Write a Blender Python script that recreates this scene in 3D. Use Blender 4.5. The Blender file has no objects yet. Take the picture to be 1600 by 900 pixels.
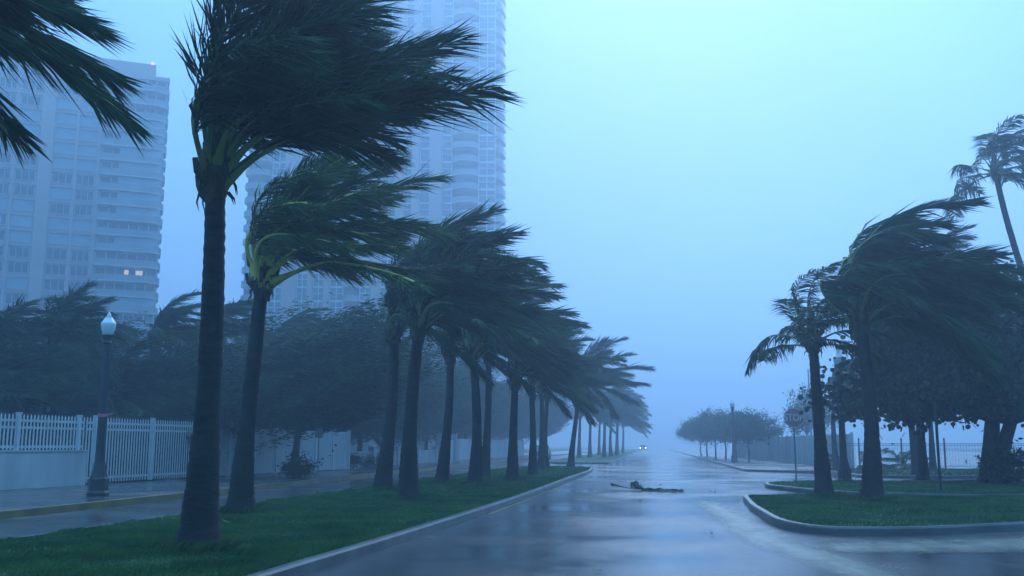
import bpy, math, random
import numpy as np
from mathutils import Vector, Matrix, Euler

# ------------------------------------------------------------------ camera, world, sun, exposure
S = bpy.context.scene
COL = S.collection
R_ = math.radians
YAW, PITCH, EYE = math.atan(220 / 1569.0), math.atan(245 / 1550.0), 1.5
cam_d = bpy.data.cameras.new('camera'); cam = bpy.data.objects.new('camera', cam_d); COL.objects.link(cam)
cam_d.sensor_width = 36.0; cam_d.lens = 36.0 * 1550 / 1600
cam_d.clip_start = 0.1; cam_d.clip_end = 4000
cam.location = (0, 0, EYE); cam.rotation_euler = (math.pi / 2 + PITCH, 0, YAW)
S.camera = cam

SUN_EL, SUN_AZ = 35, 2            # degrees; azimuth clockwise from +Y (down the road)
W = bpy.data.worlds.new('World'); S.world = W; W.use_nodes = True
nt = W.node_tree; nt.nodes.clear()
wo = nt.nodes.new('ShaderNodeOutputWorld'); bg = nt.nodes.new('ShaderNodeBackground')
sky = nt.nodes.new('ShaderNodeTexSky'); sky.sky_type = 'NISHITA'; sky.sun_disc = False
sky.sun_elevation = R_(SUN_EL); sky.sun_rotation = R_(SUN_AZ); sky.air_density = 2.0; sky.dust_density = 4.0
tc = nt.nodes.new('ShaderNodeTexCoord'); sep = nt.nodes.new('ShaderNodeSeparateXYZ')
nt.links.new(tc.outputs['Generated'], sep.inputs[0])
mr = nt.nodes.new('ShaderNodeMapRange'); mr.inputs[1].default_value = 0; mr.inputs[2].default_value = 1
mr.inputs[3].default_value = 0.45; mr.inputs[4].default_value = 1.25     # overcast dome: zenith brighter than horizon
nt.links.new(sep.outputs['Z'], mr.inputs[0])
ov = nt.nodes.new('ShaderNodeVectorMath'); ov.operation = 'SCALE'
ov.inputs[0].default_value = (3.7, 11.4, 21.0)                            # deep blue storm light
cl = nt.nodes.new('ShaderNodeTexNoise'); cl.inputs['Scale'].default_value = 2.6; cl.inputs['Detail'].default_value = 5.0
nt.links.new(tc.outputs['Generated'], cl.inputs['Vector'])
cr_ = nt.nodes.new('ShaderNodeMapRange'); cr_.inputs[1].default_value = .3; cr_.inputs[2].default_value = .7; cr_.inputs[3].default_value = .82; cr_.inputs[4].default_value = 1.18
nt.links.new(cl.outputs['Fac'], cr_.inputs[0])
ml_ = nt.nodes.new('ShaderNodeMath'); ml_.operation = 'MULTIPLY'; nt.links.new(mr.outputs[0], ml_.inputs[0]); nt.links.new(cr_.outputs[0], ml_.inputs[1])
nt.links.new(ml_.outputs[0], ov.inputs['Scale'])
mx = nt.nodes.new('ShaderNodeMix'); mx.data_type = 'RGBA'; mx.inputs[0].default_value = 0.9
nt.links.new(sky.outputs[0], mx.inputs[6]); nt.links.new(ov.outputs[0], mx.inputs[7])
nt.links.new(mx.outputs[2], bg.inputs['Color']); bg.inputs['Strength'].default_value = 0.0625
nt.links.new(bg.outputs[0], wo.inputs['Surface'])

sl = bpy.data.lights.new('sun', 'SUN'); sun = bpy.data.objects.new('sun', sl); COL.objects.link(sun)
sl.energy = 1.5; sl.angle = R_(45); sl.color = (0.63, 0.76, 1.0)
az, el = R_(SUN_AZ), R_(SUN_EL)
sdir = Vector((math.sin(az) * math.cos(el), math.cos(az) * math.cos(el), math.sin(el)))
sun.rotation_euler = (-sdir).to_track_quat('-Z', 'Y').to_euler(); sun.location = (0, 0, 60)

S.view_settings.view_transform = 'Standard'; S.view_settings.look = 'None'
S.view_settings.exposure = 0.66; S.view_settings.gamma = 1.0; S.view_settings.use_curve_mapping = False
S.render.engine = 'CYCLES'
cy = S.cycles
cy.use_denoising = True; cy.max_bounces = 6; cy.diffuse_bounces = 2; cy.glossy_bounces = 2
cy.transmission_bounces = 3; cy.volume_bounces = 2; cy.transparent_max_bounces = 6
cy.sample_clamp_indirect = 4.0; cy.use_adaptive_sampling = True; cy.adaptive_threshold = 0.02
cy.caustics_reflective = False; cy.caustics_refractive = False

HAZE_DENSITY = 0.0040

# ------------------------------------------------------------------ helpers
class MB:
    def __init__(s): s.v = []; s.f = []; s.m = []
    def add(s, vs, fs, mi=0):
        o = len(s.v); s.v.extend([tuple(map(float, p)) for p in vs])
        for q in fs: s.f.append(tuple(int(i) + o for i in q)); s.m.append(mi)
        return s
    def box(s, c, d, rz=0.0, mi=0, M=None):
        hx, hy, hz = d[0] / 2, d[1] / 2, d[2] / 2
        ca, sa = math.cos(rz), math.sin(rz); vs = []
        for z in (-hz, hz):
            for x, y in ((-hx, -hy), (hx, -hy), (hx, hy), (-hx, hy)):
                vs.append((c[0] + x * ca - y * sa, c[1] + x * sa + y * ca, c[2] + z))
        return s.add(vs, [(3, 2, 1, 0), (4, 5, 6, 7), (0, 1, 5, 4), (1, 2, 6, 5), (2, 3, 7, 6), (3, 0, 4, 7)], mi)
    def tube(s, pts, rad, n=8, mi=0, cap=True):
        P = [Vector(p) for p in pts]; vs = []; fs = []
        ref = Vector((0.31, 0.95, 0.05)); k = len(P)
        for i, p in enumerate(P):
            t = (P[min(i + 1, k - 1)] - P[max(i - 1, 0)]).normalized()
            a = t.cross(ref)
            if a.length < 1e-3: a = t.cross(Vector((1, 0, 0)))
            a.normalize(); b = t.cross(a)
            r = rad[i] if hasattr(rad, '__len__') else rad
            for j in range(n):
                w = 2 * math.pi * j / n
                vs.append(p + (a * math.cos(w) + b * math.sin(w)) * r)
        for i in range(k - 1):
            for j in range(n):
                fs.append((i * n + j, i * n + (j + 1) % n, (i + 1) * n + (j + 1) % n, (i + 1) * n + j))
        if cap: fs.append(tuple(range(n - 1, -1, -1))); fs.append(tuple((k - 1) * n + j for j in range(n)))
        return s.add(vs, fs, mi)
    def lathe(s, prof, n=16, c=(0, 0, 0), mi=0, rot=0.0):
        vs = []; fs = []; k = len(prof)
        for r, z in prof:
            for j in range(n):
                w = 2 * math.pi * j / n + rot
                vs.append((c[0] + r * math.cos(w), c[1] + r * math.sin(w), c[2] + z))
        for i in range(k - 1):
            for j in range(n):
                fs.append((i * n + j, i * n + (j + 1) % n, (i + 1) * n + (j + 1) % n, (i + 1) * n + j))
        fs.append(tuple(range(n - 1, -1, -1))); fs.append(tuple((k - 1) * n + j for j in range(n)))
        return s.add(vs, fs, mi)
    def prism(s, poly, z0, z1, mi=0):
        n = len(poly)
        vs = [(x, y, z0) for x, y in poly] + [(x, y, z1) for x, y in poly]
        fs = [tuple(range(n - 1, -1, -1)), tuple(range(n, 2 * n))]
        fs += [(i, (i + 1) % n, n + (i + 1) % n, n + i) for i in range(n)]
        return s.add(vs, fs, mi)
    def mesh(s, name, mats, smooth=False):
        me = bpy.data.meshes.new(name); me.from_pydata(s.v, [], s.f)
        for m in (mats if isinstance(mats, (list, tuple)) else [mats]): me.materials.append(m)
        if any(s.m): me.polygons.foreach_set('material_index', s.m)
        if smooth: me.polygons.foreach_set('use_smooth', [True] * len(s.f))
        me.update(); return me
    def build(s, name, mats, parent=None, smooth=False, loc=None, rz=0.0):
        return put(s.mesh(name, mats, smooth), name, parent, loc, rz)

def put(me, name, parent=None, loc=None, rz=0.0, sc=None):
    o = bpy.data.objects.new(name, me); COL.objects.link(o)
    if parent is not None: o.parent = parent
    if loc is not None: o.location = loc
    if rz: o.rotation_euler = (0, 0, rz)
    if sc is not None: o.scale = sc
    return o
def np_mesh(name, verts, faces, mats, attr=None):
    me = bpy.data.meshes.new(name); me.from_pydata(verts.tolist(), [], faces.tolist())
    for m in (mats if isinstance(mats, (list, tuple)) else [mats]): me.materials.append(m)
    if attr is not None:
        a = me.attributes.new('shade', 'FLOAT', 'POINT'); a.data.foreach_set('value', attr.astype(np.float32))
    me.update(); return me
def tag(o, label=None, cat=None, group=None, kind=None):
    if label: o['label'] = label
    if cat: o['category'] = cat
    if group: o['group'] = group
    if kind: o['kind'] = kind
    return o
def thing(name, label, cat, loc=(0, 0, 0), rz=0.0, group=None):
    o = bpy.data.objects.new(name, None); COL.objects.link(o); o.empty_display_size = 0.3
    o.location = loc; o.rotation_euler = (0, 0, rz)
    return tag(o, label, cat, group)
def structure(o, label=None): return tag(o, label, None, None, 'structure')

# ------------------------------------------------------------------ materials
def principled(name, base, rough=0.6, spec=0.5, metallic=0.0):
    m = bpy.data.materials.new(name); m.use_nodes = True
    b = m.node_tree.nodes['Principled BSDF']
    b.inputs['Base Color'].default_value = (*base, 1); b.inputs['Roughness'].default_value = rough
    b.inputs['Specular IOR Level'].default_value = spec; b.inputs['Metallic'].default_value = metallic
    return m, m.node_tree, b
def noise(t, scale, detail=4.0, coord='Object', stretch=None, rough=0.55):
    c = t.nodes.new('ShaderNodeTexCoord'); n = t.nodes.new('ShaderNodeTexNoise')
    n.inputs['Scale'].default_value = scale; n.inputs['Detail'].default_value = detail; n.inputs['Roughness'].default_value = rough
    if stretch:
        mp = t.nodes.new('ShaderNodeMapping'); mp.inputs['Scale'].default_value = stretch
        t.links.new(c.outputs[coord], mp.inputs[0]); t.links.new(mp.outputs[0], n.inputs['Vector'])
    else: t.links.new(c.outputs[coord], n.inputs['Vector'])
    return n.outputs['Fac']
def ramp(t, fac, stops):
    r = t.nodes.new('ShaderNodeValToRGB'); e = r.color_ramp.elements
    while len(e) < len(stops): e.new(0.5)
    for k, (p, c) in enumerate(stops): e[k].position = p; e[k].color = (*c, 1)
    t.links.new(fac, r.inputs[0]); return r.outputs[0]
def val_range(t, fac, a, b, lo, hi):
    r = t.nodes.new('ShaderNodeMapRange')
    for i, x in enumerate((a, b, lo, hi)): r.inputs[i + 1].default_value = x
    t.links.new(fac, r.inputs[0]); return r.outputs[0]
def bump(t, b, fac, strength, dist=0.02):
    n = t.nodes.new('ShaderNodeBump'); n.inputs['Strength'].default_value = strength; n.inputs['Distance'].default_value = dist
    t.links.new(fac, n.inputs['Height']); t.links.new(n.outputs[0], b.inputs['Normal']); return n
def mat_noise(name, c1, c2, scale, rough=0.6, bmp=0.0, stretch=None, spec=0.5, detail=4.0):
    m, t, b = principled(name, c1, rough, spec)
    f = noise(t, scale, detail, stretch=stretch)
    t.links.new(ramp(t, f, [(0.3, c1), (0.7, c2)]), b.inputs['Base Color'])
    if bmp: bump(t, b, f, bmp)
    return m
def mat_leaf(name, c1, c2, trans=0.25, rough=0.45, scale=0.9):
    m, t, b = principled(name, c1, rough + .1, 0.22)
    oi = t.nodes.new('ShaderNodeObjectInfo')
    f = noise(t, scale, 3.0)
    col = ramp(t, f, [(0.35, c1), (0.65, c2)])
    hs = t.nodes.new('ShaderNodeHueSaturation'); t.links.new(col, hs.inputs['Color'])
    t.links.new(val_range(t, oi.outputs['Random'], 0, 1, 0.75, 1.25), hs.inputs['Value'])
    t.links.new(hs.outputs[0], b.inputs['Base Color'])
    tr = t.nodes.new('ShaderNodeBsdfTranslucent'); t.links.new(hs.outputs[0], tr.inputs['Color'])
    mixs = t.nodes.new('ShaderNodeMixShader'); mixs.inputs[0].default_value = trans
    out = t.nodes['Material Output']
    t.links.new(b.outputs[0], mixs.inputs[1]); t.links.new(tr.outputs[0], mixs.inputs[2]); t.links.new(mixs.outputs[0], out.inputs['Surface'])
    return m
def mat_emit(name, col, s):
    m = bpy.data.materials.new(name); m.use_nodes = True; t = m.node_tree; t.nodes.clear()
    e = t.nodes.new('ShaderNodeEmission'); e.inputs[0].default_value = (*col, 1); e.inputs[1].default_value = s
    o = t.nodes.new('ShaderNodeOutputMaterial'); t.links.new(e.outputs[0], o.inputs[0]); return m
def mat_wet(name, c1, c2, rlo, rhi, puddle=0.5, bstr=0.25):
    m, t, b = principled(name, c1, 0.3, 0.5)
    b.inputs['IOR'].default_value = 1.4
    fine = noise(t, 60, 3.0); big = noise(t, 0.28, 5.0); mid = noise(t, 2.2, 4.0, stretch=(1.0, 0.35, 1.0))
    t.links.new(ramp(t, mid, [(0.25, c1), (0.75, c2)]), b.inputs['Base Color'])
    pm = val_range(t, big, puddle - 0.16, puddle + 0.16, 1.0, 0.0)          # 1 where wet film is thin
    ml = t.nodes.new('ShaderNodeMath'); ml.operation = 'MULTIPLY_ADD'
    t.links.new(pm, ml.inputs[0]); ml.inputs[1].default_value = rhi - rlo; ml.inputs[2].default_value = rlo
    t.links.new(ml.outputs[0], b.inputs['Roughness'])
    gr = noise(t, 22.0, 8.0, rough=.75)
    ga = t.nodes.new('ShaderNodeMath'); ga.operation = 'MULTIPLY_ADD'; ga.inputs[1].default_value = .22
    t.links.new(gr, ga.inputs[0]); t.links.new(ml.outputs[0], ga.inputs[2])
    gs = t.nodes.new('ShaderNodeMath'); gs.operation = 'SUBTRACT'; gs.use_clamp = True; gs.inputs[1].default_value = .11
    t.links.new(ga.outputs[0], gs.inputs[0]); t.links.new(gs.outputs[0], b.inputs['Roughness'])
    rip = noise(t, 9.0, 6.0, rough=.65)
    b1 = t.nodes.new('ShaderNodeBump'); b1.inputs['Distance'].default_value = 0.012
    b1.inputs['Strength'].default_value = bstr
    t.links.new(rip, b1.inputs['Height'])
    b2 = t.nodes.new('ShaderNodeBump'); b2.inputs['Distance'].default_value = 0.006
    mm = t.nodes.new('ShaderNodeMath'); mm.operation = 'MULTIPLY'; t.links.new(pm, mm.inputs[0]); mm.inputs[1].default_value = 0.9
    t.links.new(mm.outputs[0], b2.inputs['Strength']); t.links.new(fine, b2.inputs['Height'])
    t.links.new(b1.outputs[0], b2.inputs['Normal']); t.links.new(b2.outputs[0], b.inputs['Normal'])
    return m

M = {}
M['asphalt'] = mat_wet('wet_asphalt', (0.045, 0.048, 0.05), (0.09, 0.093, 0.096), 0.08, 0.27, 0.5)
M['pave'] = mat_wet('wet_pavement', (0.04, 0.042, 0.042), (0.085, 0.086, 0.084), 0.12, 0.42, 0.46)
M['soil'] = mat_noise('soil', (0.035, 0.045, 0.025), (0.06, 0.07, 0.035), 1.5, 0.9)
M['lawn'] = mat_noise('lawn', (0.022, 0.07, 0.022), (0.045, 0.12, 0.035), 3.0, 0.85, 0.4)
M['grass'] = mat_leaf('grass_blade', (0.022, 0.085, 0.028), (0.07, 0.16, 0.045), 0.3, 0.5, 0.9)
M['kerb'] = mat_noise('kerb_concrete', (0.055, 0.058, 0.056), (0.15, 0.15, 0.14), 1.3, 0.35, 0.2)
M['yellow'] = mat_noise('yellow_kerb_paint', (0.10, 0.085, 0.035), (0.27, 0.2, 0.05), 1.6, 0.4, 0.1)
M['yline'] = mat_noise('yellow_line_paint', (0.08, 0.07, 0.04), (0.28, 0.22, 0.08), 5.0, 0.35)
M['wline'] = mat_noise('white_line_paint', (0.25, 0.25, 0.25), (0.7, 0.7, 0.7), 4.0, 0.35)
M['frond'] = mat_leaf('frond_leaflet', (0.022, 0.065, 0.032), (0.045, 0.105, 0.04), 0.22, 0.42, 0.8)
M['frond_lit'] = mat_leaf('frond_leaflet_fresh', (0.035, 0.09, 0.03), (0.08, 0.15, 0.045), 0.28, 0.42, 0.8)  # lighter green leaflets, used on the palm with yellow stalks
M['stalk'] = mat_noise('frond_stalk_green', (0.13, 0.2, 0.05), (0.24, 0.27, 0.08), 2.0, 0.4)
M['stalk_y'] = mat_noise('frond_stalk_yellow', (0.55, 0.46, 0.09), (0.72, 0.6, 0.15), 2.0, 0.4)
M['trunk'], _t, _b = principled('palm_bark', (.03, .03, .03), .7, .4)
_f = noise(_t, 5.0, 5.0, stretch=(1, 1, 4.0)); _g = noise(_t, 1.7, 4.0)
_m = _t.nodes.new('ShaderNodeMix'); _m.data_type = 'RGBA'; _t.links.new(val_range(_t, _g, .5, .72, 0, .7), _m.inputs[0])
_t.links.new(ramp(_t, _f, [(.3, (.009, .008, .008)), (.7, (.03, .026, .024))]), _m.inputs[6]); _m.inputs[7].default_value = (.045, .046, .04, 1)
_t.links.new(_m.outputs[2], _b.inputs['Base Color']); bump(_t, _b, _f, .7, .03)
M['boot'] = mat_noise('palm_fibre', (0.04, 0.035, 0.022), (0.10, 0.085, 0.045), 9.0, 0.85, 0.6, (1, 1, 0.25))
M['bark'] = mat_noise('bark', (0.04, 0.036, 0.03), (0.08, 0.07, 0.055), 6.0, 0.85, 0.5, (1, 1, 0.3))
M['leaf_a'] = mat_leaf('leaf_dark', (0.014, 0.045, 0.02), (0.035, 0.08, 0.032), 0.2, 0.45, 0.5)
M['leaf_b'] = mat_leaf('leaf_mid', (0.02, 0.06, 0.026), (0.045, 0.10, 0.04), 0.25, 0.45, 0.5)
M['leaf_c'] = mat_leaf('leaf_leathery', (0.008, 0.027, 0.013), (0.02, 0.048, 0.021), 0.12, 0.4, 0.5)
M['white'] = mat_noise('white_vinyl', (0.48, 0.49, 0.49), (0.66, 0.66, 0.66), 1.2, 0.45, 0.0, (1, 1, 0.4))
M['whitewall'] = mat_noise('white_render', (0.36, 0.37, 0.38), (0.56, 0.56, 0.56), 0.9, 0.7, 0.1, (1, 1, 0.3))
M['greywall'] = mat_noise('stained_render', (0.26, 0.27, 0.28), (0.42, 0.42, 0.42), 0.9, 0.7, 0.1, (1, 1, 0.3))
M['iron'] = mat_noise('dark_iron', (0.018, 0.02, 0.022), (0.035, 0.036, 0.04), 6.0, 0.4, 0.1)
M['steel'] = mat_noise('galvanised_steel', (0.14, 0.15, 0.15), (0.22, 0.23, 0.23), 8.0, 0.45)
M['globe'] = mat_noise('milk_glass', (0.72, 0.74, 0.75), (0.8, 0.81, 0.82), 3.0, 0.2)
M['tape'] = mat_noise('pink_tape', (0.45, 0.1, 0.14), (0.6, 0.16, 0.2), 8.0, 0.4)
M['sign_red'] = mat_noise('sign_red', (0.58, 0.2, 0.21), (0.66, 0.28, 0.28), 6.0, 0.35)
M['sign_white'] = mat_noise('sign_white', (0.7, 0.7, 0.7), (0.8, 0.8, 0.8), 6.0, 0.35)
M['sign_pale'] = mat_noise('pale_sign', (0.12, 0.16, 0.15), (0.18, 0.22, 0.2), 3.0, 0.5)
M['pinkwall'] = mat_noise('pink_render', (0.40, 0.27, 0.25), (0.50, 0.35, 0.32), 0.12, 0.8, 0.0, (1, 1, 0.35))
M['palewall'] = mat_noise('pale_pink_render', (0.52, 0.35, 0.31), (0.62, 0.43, 0.38), 0.12, 0.8, 0.0, (1, 1, 0.35))
M['core'] = mat_noise('grey_core', (0.10, 0.11, 0.12), (0.16, 0.17, 0.18), 0.2, 0.7)  # dark tone stands in for shade in the facade recesses
M['slab'] = mat_noise('balcony_concrete', (0.42, 0.40, 0.40), (0.56, 0.54, 0.54), 0.5, 0.7)
M['mullion'] = mat_noise('white_mullion', (0.7, 0.7, 0.72), (0.85, 0.85, 0.85), 0.5, 0.5)
M['pier'] = mat_noise('pink_pier', (0.56, 0.36, 0.34), (0.66, 0.45, 0.42), 0.12, 0.8, 0.0, (1, 1, 0.35))
M['rail2'] = mat_noise('balcony_parapet', (0.26, 0.25, 0.26), (0.36, 0.34, 0.34), 0.4, 0.7)
M['rail'] = mat_noise('balcony_rail', (0.24, 0.26, 0.28), (0.36, 0.37, 0.38), 0.5, 0.4)
M['glass'], _t, _b = principled('dark_glass', (0.02, 0.045, 0.06), 0.12, 0.6)
_t.links.new(ramp(_t, noise(_t, 0.6, 2.0), [(0.35, (0.015, 0.03, 0.04)), (0.7, (0.04, 0.08, 0.1))]), _b.inputs['Base Color'])
M['glass_b'], _t, _b = principled('blue_glass', (0.06, 0.13, 0.2), 0.1, 0.7)
_t.links.new(ramp(_t, noise(_t, 0.6, 2.0), [(0.35, (0.05, 0.10, 0.16)), (0.7, (0.09, 0.17, 0.24))]), _b.inputs['Base Color'])
M['shutter'] = mat_noise('storm_shutter', (0.30, 0.36, 0.40), (0.42, 0.48, 0.52), 0.7, 0.6, 0.1, (1, 1, 6.0))
M['lit'] = mat_emit('lit_window', (1.0, 0.82, 0.66), 0.5)
M['head'] = mat_emit('headlight_glow', (1.0, 0.76, 0.55), 8.0)
M['beacon'] = mat_emit('beacon_glow', (1.0, 0.3, 0.2), 2.0)
M['car_a'] = mat_noise('car_paint_dark', (0.03, 0.035, 0.045), (0.05, 0.05, 0.06), 2.0, 0.2)
M['car_b'] = mat_noise('car_paint_silver', (0.3, 0.31, 0.32), (0.38, 0.38, 0.4), 2.0, 0.2)
M['rubber'] = mat_noise('rubber', (0.015, 0.015, 0.015), (0.03, 0.03, 0.03), 10.0, 0.8)

# sand washed over the road: pale film, ragged edge
def mat_sand():
    m, t, b = principled('sand_film', (0.42, 0.37, 0.28), 0.35, 0.5)
    t.links.new(ramp(t, noise(t, 3.0, 5.0, stretch=(1, .5, 1)), [(0.3, (0.26, 0.24, 0.19)), (0.7, (0.5, 0.45, 0.35))]), b.inputs['Base Color'])
    at = t.nodes.new('ShaderNodeAttribute'); at.attribute_name = 'shade'
    n = noise(t, 1.6, 6.0, stretch=(1, .45, 1), rough=0.7)
    a = t.nodes.new('ShaderNodeMath'); a.operation = 'ADD'; t.links.new(at.outputs['Fac'], a.inputs[0]); t.links.new(n, a.inputs[1])
    al = val_range(t, a.outputs[0], 0.58, 1.3, 0.0, 0.75)
    t.links.new(al, b.inputs['Alpha']); return m
M['sand'] = mat_sand()

# ------------------------------------------------------------------ ground, roads, kerbs
def sheet(name, poly, z, mat, parent=None):
    me = bpy.data.meshes.new(name)
    me.from_pydata([(x, y, z) for x, y in poly], [], [tuple(range(len(poly)))]); me.materials.append(mat); me.update()
    return structure(put(me, name, parent))
sheet('ground', [(-900, -900), (900, -900), (900, 900), (-900, 900)], -0.03, M['soil'])
sheet('road', [(-14.0, -60), (70, -60), (70, 880), (-14.0, 880)], 0.0, M['asphalt'])

def poly_normals(P):
    P = np.array(P, float); n = len(P); out = []
    area = 0.5 * np.sum(P[:, 0] * np.roll(P[:, 1], -1) - np.roll(P[:, 0], -1) * P[:, 1])
    sg = 1 if area > 0 else -1
    for i in range(n):
        a = P[i] - P[i - 1]; b = P[(i + 1) % n] - P[i]
        a = a / np.linalg.norm(a); b = b / np.linalg.norm(b)
        na = np.array((-a[1], a[0])) * sg; nb = np.array((-b[1], b[0])) * sg
        m = na + nb; m = m / max(np.linalg.norm(m), 1e-6); out.append(m / max(0.5, float(m @ na)))
    return P, np.array(out)
def kerbed_lawn(name, outline, mat_top, mat_kerb, h=0.14, kw=0.13, top=0.125, kname='kerb'):
    P, N = poly_normals(outline); n = len(P); I = P + N * kw; B = P + N * 0.02
    mb = MB(); vs = []
    for ring, z in ((P, -0.02), (P, h - 0.03), (B, h), (I, h), (I, h - 0.08)): vs += [(x, y, z) for x, y in ring]
    fs = []
    for k in range(4):
        for i in range(n): j = (i + 1) % n; fs.append((k * n + i, k * n + j, (k + 1) * n + j, (k + 1) * n + i))
    structure(mb.add(vs, fs).build(kname, mat_kerb))
    sheet(name, [tuple(p) for p in I], top, mat_top)
    return I
def rounded(pts, r=0.6, n=5):
    out = []; P = [Vector((*p, 0)) for p in pts]; k = len(P)
    for i in range(k):
        a, b, c = P[i - 1], P[i], P[(i + 1) % k]
        d1 = min(r, (a - b).length * .45); d2 = min(r, (c - b).length * .45)
        p0 = b + (a - b).normalized() * d1; p2 = b + (c - b).normalized() * d2
        for j in range(n + 1):
            t = j / n; q = p0 * (1 - t) ** 2 + b * 2 * t * (1 - t) + p2 * t * t; out.append((q.x, q.y))
    return out
MED = rounded([(-4.35, -30), (-4.16, 10.5), (-3.94, 14.7), (-3.79, 19.9), (-3.6, 27.8), (-3.5, 45), (-3.35, 55), (-3.7, 62.5), (-5.5, 66), (-8.6, 63.5), (-9.3, 52), (-9.45, 23), (-9.4, -30)], 2.0)
med_in = kerbed_lawn('median_lawn', MED, M['lawn'], M['kerb'])
FARMED = rounded([(-3.4, 79.5), (-3.3, 330), (-9.2, 330), (-9.3, 84), (-7.5, 79.5)], 1.6)
kerbed_lawn('far_median_lawn', FARMED, M['lawn'], M['kerb'])
ISL = rounded([(2.42, 28.8), (2.2, 24), (2.22, 19.2), (2.75, 17.5), (4.4, 17.8), (7.0, 19.5), (18, 25.2), (46, 38), (46, 38.6), (18, 29.2), (8, 28.4), (4.6, 28.9)], 0.9)
isl_in = kerbed_lawn('corner_lawn', ISL, M['lawn'], M['kerb'])
ISL2 = rounded([(3.9, 35.9), (4.9, 32.4), (6.0, 30.4), (9, 29.5), (18, 30.2), (46, 39.6), (46, 43), (14, 41.5), (5.2, 39.8), (4.0, 38.2)], 0.8)
isl2_in = kerbed_lawn('verge_lawn', ISL2, M['lawn'], M['kerb'])
VERGE = rounded([(9.4, 47.5), (62, 49), (62, 62), (13.2, 61), (9.4, 62)], 1.2)
verge_in = kerbed_lawn('park_lawn', VERGE, M['lawn'], M['kerb'])
sheet('park_path', [(9.0, 62.4), (64, 62.4), (64, 330), (9.0, 330)], 0.06, M['pave'])
kerbed_lawn('far_pavement', rounded([(5.1, 58), (8.8, 55), (8.8, 340), (5.1, 340)], 1.0), M['pave'], M['kerb'])
# left footway with its yellow kerb, yards behind the fence
mb = MB(); mb.box((-13.32, 150, 0.065), (0.18, 380, 0.17)); structure(mb.build('yellow_kerb', M['yellow']))
sheet('footway', [(-20.4, -40), (-13.41, -40), (-13.41, 340), (-20.4, 340)], 0.14, M['pave'])
sheet('yard', [(-120, -40), (-20.41, -40), (-20.41, 340), (-120, 340)], 0.10, M['soil'])
# painted markings
sheet('edge_line', [(-3.62, 22.0), (-3.50, 22.0), (-3.22, 38.5), (-3.34, 38.5)], 0.004, M['yline'])
sheet('stop_line', [(-2.9, 43.4), (4.4, 40.4), (4.4, 40.75), (-2.9, 43.8)], 0.004, M['wline'])
sheet('gutter_strip', [(2.0, 54.2), (8.2, 52.6), (8.2, 53.0), (2.0, 54.6)], 0.004, M['yline'])

def ribbon(name, path, mat, z, label):
    # path: (x, y, halfwidth); 5 verts across, 'shade' fades to the edge
    vs = []; at = []; fs = []; k = len(path)
    for i, (x, y, w) in enumerate(path):
        a = Vector(path[max(i - 1, 0)][:2]); b = Vector(path[min(i + 1, k - 1)][:2]); d = (b - a).normalized(); n = Vector((-d.y, d.x))
        for j, u in enumerate((-1, -.5, 0, .5, 1)):
            vs.append((x + n.x * w * u, y + n.y * w * u, z)); at.append((0, .55, .75, .55, 0)[j] * (0.0 if i in (0, k - 1) else 1.0))
        if i:
            for j in range(4): fs.append(((i - 1) * 5 + j, (i - 1) * 5 + j + 1, i * 5 + j + 1, i * 5 + j))
    o = put(np_mesh(name, np.array(vs), np.array(fs), mat, np.array(at)), name)
    return tag(o, label, 'sand', None, 'stuff')
ribbon('sand_wash', [(1.2, 30, .3), (1.5, 25, .5), (1.75, 21, .55), (1.7, 18, .55), (1.85, 16, .55), (2.2, 14, .5), (2.5, 12, .45), (2.6, 10, .4), (2.6, 7, .3)], M['sand'], 0.005, 'pale sand washed in a curving streak round the corner kerb')
ribbon('sand_wash', [(1.9, 16.0, .2), (2.7, 15.6, 1.0), (4.2, 15.9, 1.15), (6.2, 16.9, 1.1), (8.5, 18.4, 1.0), (11, 20.0, .4)], M['sand'], 0.009, 'thin pale sand film along the side street gutter')

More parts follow.
